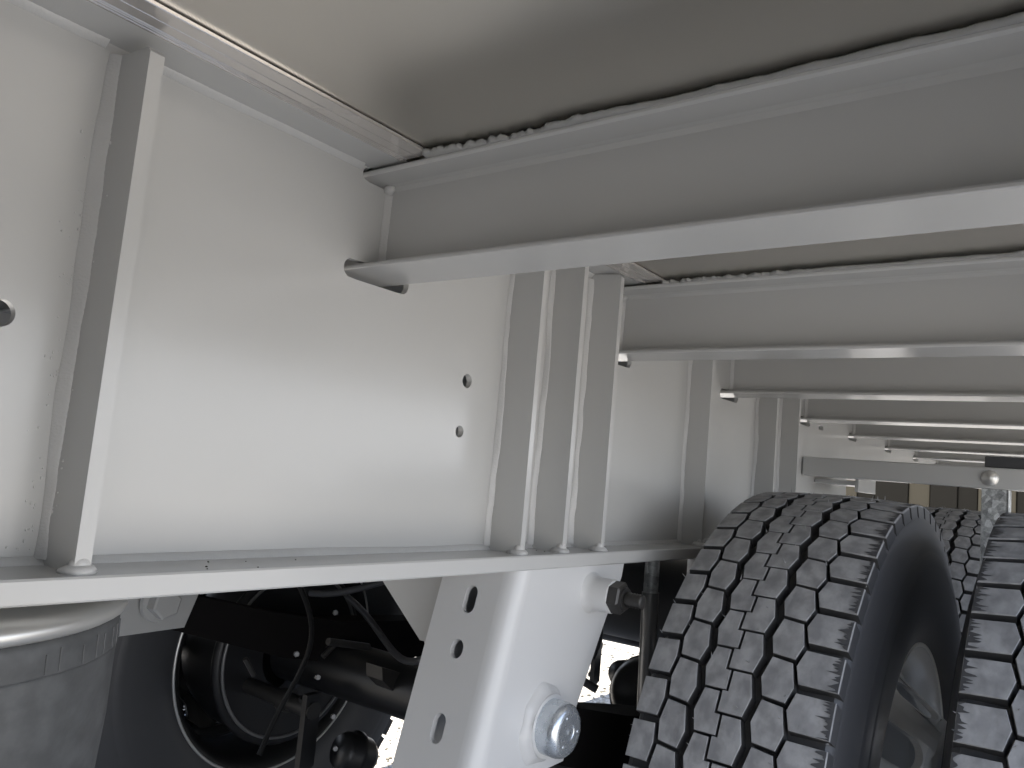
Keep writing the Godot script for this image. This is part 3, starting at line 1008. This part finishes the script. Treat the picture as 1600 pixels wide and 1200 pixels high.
func build_axles(t: Node) -> void:
	for i in 2:
		var z := AXLE_Z - 1.23 * i
		var z2 := z + 0.05
		var s := Shape.new()
		s.tube([Vector3(-0.52, AXLE_Y, z), Vector3(2 * MID_X + 0.52, AXLE_Y, z2)], 0.064, 28)
		var axle := put("axle", s, M.black, t)
		for side in [0, 1]:
			var x := (-0.50 if side == 0 else 2 * MID_X + 0.50)
			var d := 1.0 if side == 0 else -1.0
			s = Shape.new()
			s.lathe([Vector2(-0.03, 0.09), Vector2(-0.03, 0.205), Vector2(-0.03, 0.205), Vector2(-0.03, 0.215), Vector2(-0.018, 0.221), Vector2(-0.006, 0.215), Vector2(0.0, 0.210), Vector2(0.10, 0.207), Vector2(0.16, 0.19)], Vector3(x, AXLE_Y, z if side == 0 else z2), Vector3(d, 0, 0), 48)
			put("brake_drum", s, M.black, axle)
			s = Shape.new()
			var lip := []
			for e in [Vector2(-0.031, 0.200), Vector2(-0.012, 0.172)]:
				lip = []
				for k in 11: lip.append(Vector2(e.x + 0.004 * cos(TAU * k / 10.0), e.y - 0.004 * sin(TAU * k / 10.0)))
				s.lathe(lip, Vector3(x, AXLE_Y, z if side == 0 else z2), Vector3(d, 0, 0), 64)
			put("drum_lip", s, M.pole, axle)
			# trailing arm from the hanger to the axle
			s = Shape.new()
			var xa := -0.685 if side == 0 else 2 * MID_X + 0.685
			var zp := z + 0.52
			s.prism(PackedVector3Array([Vector3(xa, -0.275, zp + 0.045), Vector3(xa, -0.345, zp + 0.045), Vector3(xa, -0.46, z + 0.20), Vector3(xa, -0.52, z - 0.10), Vector3(xa, -0.50, z - 0.42), Vector3(xa, -0.43, z - 0.42), Vector3(xa, -0.395, z + 0.045), Vector3(xa, -0.353, z + 0.256)]), Vector3(d * 0.085, 0, 0))
			put("trailing_arm", s, M.arm, axle)
			# brake chamber with its clamp band and push rod
			s = Shape.new()
			var cp := Vector3(-0.82, -0.455, z - 0.255) if side == 0 else Vector3(-1.36, -0.655, z + 0.085)
			var cs := 0.95 if side == 0 else 0.55
			var cprof := []
			for q in [Vector2(-0.09, 0.001), Vector2(-0.088, 0.05), Vector2(-0.06, 0.072), Vector2(-0.012, 0.080), Vector2(-0.010, 0.088), Vector2(0.010, 0.088), Vector2(0.012, 0.080), Vector2(0.05, 0.076), Vector2(0.075, 0.06), Vector2(0.08, 0.001)]: cprof.append(q * cs)
			s.lathe(cprof, cp, Vector3(0.25 * d, 0.35, 1.0), 32)
			put("brake_chamber", s, M.black, axle)
			# cam tube and slack adjuster
			s = Shape.new()
			var cam_y := AXLE_Y - 0.06
			var cz := (z if side == 0 else z2) + 0.12
			s.tube([Vector3(x - d * 0.02, cam_y, cz), Vector3(x - d * 0.27, cam_y, cz)], 0.019, 14)
			s.tube([Vector3(x - d * 0.16, cam_y, cz), Vector3(x - d * 0.185, cam_y, cz)], 0.026, 14)
			put("cam_tube", s, M.dark_steel, axle)
			s = Shape.new()
			var sx := x - d * 0.25
			s.prism(PackedVector3Array([Vector3(sx, cam_y + 0.035, cz - 0.02), Vector3(sx, cam_y + 0.035, cz + 0.02), Vector3(sx, cam_y - 0.12, cz + 0.02), Vector3(sx, cam_y - 0.13, cz), Vector3(sx, cam_y - 0.12, cz - 0.02)]), Vector3(-d * 0.016, 0, 0))
			for q in [Vector2(0.02, 0.012), Vector2(0.0, -0.018), Vector2(-0.05, 0.0), Vector2(-0.10, 0.004)]:
				hex(s, Vector3(sx + d * 0.001, cam_y + q.x, cz + q.y), Vector3(d, 0, 0), 0.009, 0.012)
			put("slack_adjuster", s, M.black, axle)
		# air lines along the axle
		for k in 3:
			s = Shape.new()
			var path := []
			for j in 25:
				var f := j / 24.0
				path.append(Vector3(lerpf(-0.72, -1.45, f), -0.36 + 0.05 * k + 0.05 * sin(f * 7.0 + k * 2.0), z + 0.14 + 0.07 * sin(f * 5.0 + k)))
			s.tube(path, 0.0075, 8)
			put("air_line", s, M.rubber, axle)
	# shock absorber just beyond the hanger
	var sh := Shape.new()
	sh.tube([Vector3(-0.632, FLANGE_B, -1.256), Vector3(-0.632, -0.180, -1.256)], 0.0125, 20)
	var rod := put("shock_absorber", sh, M.galvanised, t, "thin grey shock absorber rod between hanger and tyre")
	sh = Shape.new()
	sh.tube([Vector3(-0.632, -0.180, -1.256), Vector3(-0.628, -0.42, -1.262)], 0.0145, 20)
	put("shock_body", sh, M.pole, rod)
	# hoses behind the nut
	for k in 4:
		var s := Shape.new()
		var path := []
		for j in 21:
			var f := j / 20.0
			path.append(Vector3(-0.70 - 0.03 * k + 0.02 * sin(f * 4.0 + k), lerpf(FLANGE_B, -0.30, f), -1.19 - 0.025 * k + 0.03 * sin(f * 5.0 + 1.3 * k)))
		s.tube(path, 0.007 + 0.002 * (k % 2), 8)
		put("air_line", s, M.rubber, t)
	var s2 := Shape.new()
	s2.box(Vector3(-0.74, -0.215, -1.15), Vector3(-0.67, -0.165, -1.22), 0.006)
	s2.tube([Vector3(-0.70, -0.20, -1.14), Vector3(-0.64, -0.235, -1.10)], 0.004, 8)
	hex(s2, Vector3(-0.668, -0.19, -1.18), Vector3.RIGHT, 0.014, 0.012)
	put("height_valve", s2, M.black, t)


	# black tank added across the frame to fill the dark gap behind the hanger
	var tank := Shape.new()
	tank.lathe([Vector2(-0.34, 0.001), Vector2(-0.335, 0.06), Vector2(-0.31, 0.11), Vector2(-0.28, 0.13), Vector2(0.28, 0.13), Vector2(0.31, 0.11), Vector2(0.335, 0.06), Vector2(0.34, 0.001)], Vector3(-1.06, -0.335, -2.22), Vector3.RIGHT, 48)
	put("dark_fill_tank", tank, M.black, t)
	# fittings and pipes that catch the light in front of the far wheel
	for q in [[Vector3(-1.35, -0.395, -1.19), Vector3(-1.35, -0.42, -1.31), 0.008], [Vector3(-1.35, -0.40, -1.215), Vector3(-1.35, -0.425, -1.18), 0.006], [Vector3(-1.35, -0.405, -0.985), Vector3(-1.35, -0.44, -1.01), 0.005]]:
		var f := Shape.new()
		f.tube([q[0], q[1]], q[2], 12)
		put("brake_pipe", f, M.dark_steel, t)
	for q in [Vector3(-1.35, -0.335, -1.20), Vector3(-1.35, -0.411, -1.108), Vector3(-1.36, -0.47, -1.18), Vector3(-1.38, -0.64, -1.27), Vector3(-1.37, -0.565, -1.245)]:
		var f := Shape.new()
		hex(f, q, Vector3(0.8, 0.2, 0.5).normalized(), 0.006, 0.012)
		put("fitting", f, M.pole, t)
	for k in 1:
		var f := Shape.new()
		var path := []
		for j in 25:
			var w := j / 24.0
			path.append(Vector3(-1.30 - 0.05 * w + 0.02 * sin(w * 6.0 + k * 1.7), lerpf(-0.24, -0.60 - 0.03 * k, w), -1.04 - 0.11 * k - 0.07 * sin(w * 3.0 + k * 2.0)))
		f.tube(path, 0.008 if k % 2 else 0.0055, 8)
		put("air_line", f, M.hose, t)
	var pl := Shape.new()
	pl.prism(PackedVector3Array([Vector3(-1.3, -0.437, -1.26), Vector3(-1.3, -0.478, -1.385), Vector3(-1.3, -0.50, -1.38), Vector3(-1.3, -0.50, -1.31), Vector3(-1.3, -0.465, -1.265)]), Vector3(0.05, 0, 0))
	put("axle_bracket", pl, M.dark_steel, t)


func build_mudguard(t: Node) -> void:
	var z := -2.02
	var s := Shape.new()
	s.box(Vector3(-0.628, 0.059, z), Vector3(0.14, 0.105, z - 0.045), 0.003)
	var bar := put("mudguard_bar", s, M.paint, t)
	s = Shape.new()
	s.lathe([Vector2(-0.001, 0.0175), Vector2(0.003, 0.0170), Vector2(0.008, 0.0125), Vector2(0.011, 0.006), Vector2(0.0115, 0.0001)], Vector3(-0.225, 0.0815, z), Vector3(0, 0, 1), 28)
	put("bolt_head", s, M.bead, bar)
	s = Shape.new()
	s.box(Vector3(-0.237, 0.1052, z - 0.01), Vector3(0.13, 0.130, z - 0.03), 0.002)
	put("rubber_strip", s, M.rubber, bar)
	# galvanised post
	s = Shape.new()
	s.box(Vector3(-0.241, -0.42, z - 0.006), Vector3(-0.192, 0.0585, z - 0.010), 0.001)
	s.box(Vector3(-0.1918, -0.42, z - 0.003), Vector3(-0.1885, 0.0585, z - 0.045), 0.001)
	put("mudguard_post", s, M.galvanised, bar, "spangled galvanised post below the crossbar")
	# stub channel
	s = Shape.new()
	s.box(Vector3(-0.628, 0.045, -2.13), Vector3(-0.528, 0.056, -2.30), 0.001)
	s.box(Vector3(-0.528, 0.030, -2.125), Vector3(-0.519, 0.10, -2.30), 0.001)
	put("stub_bracket", s, M.paint, bar)
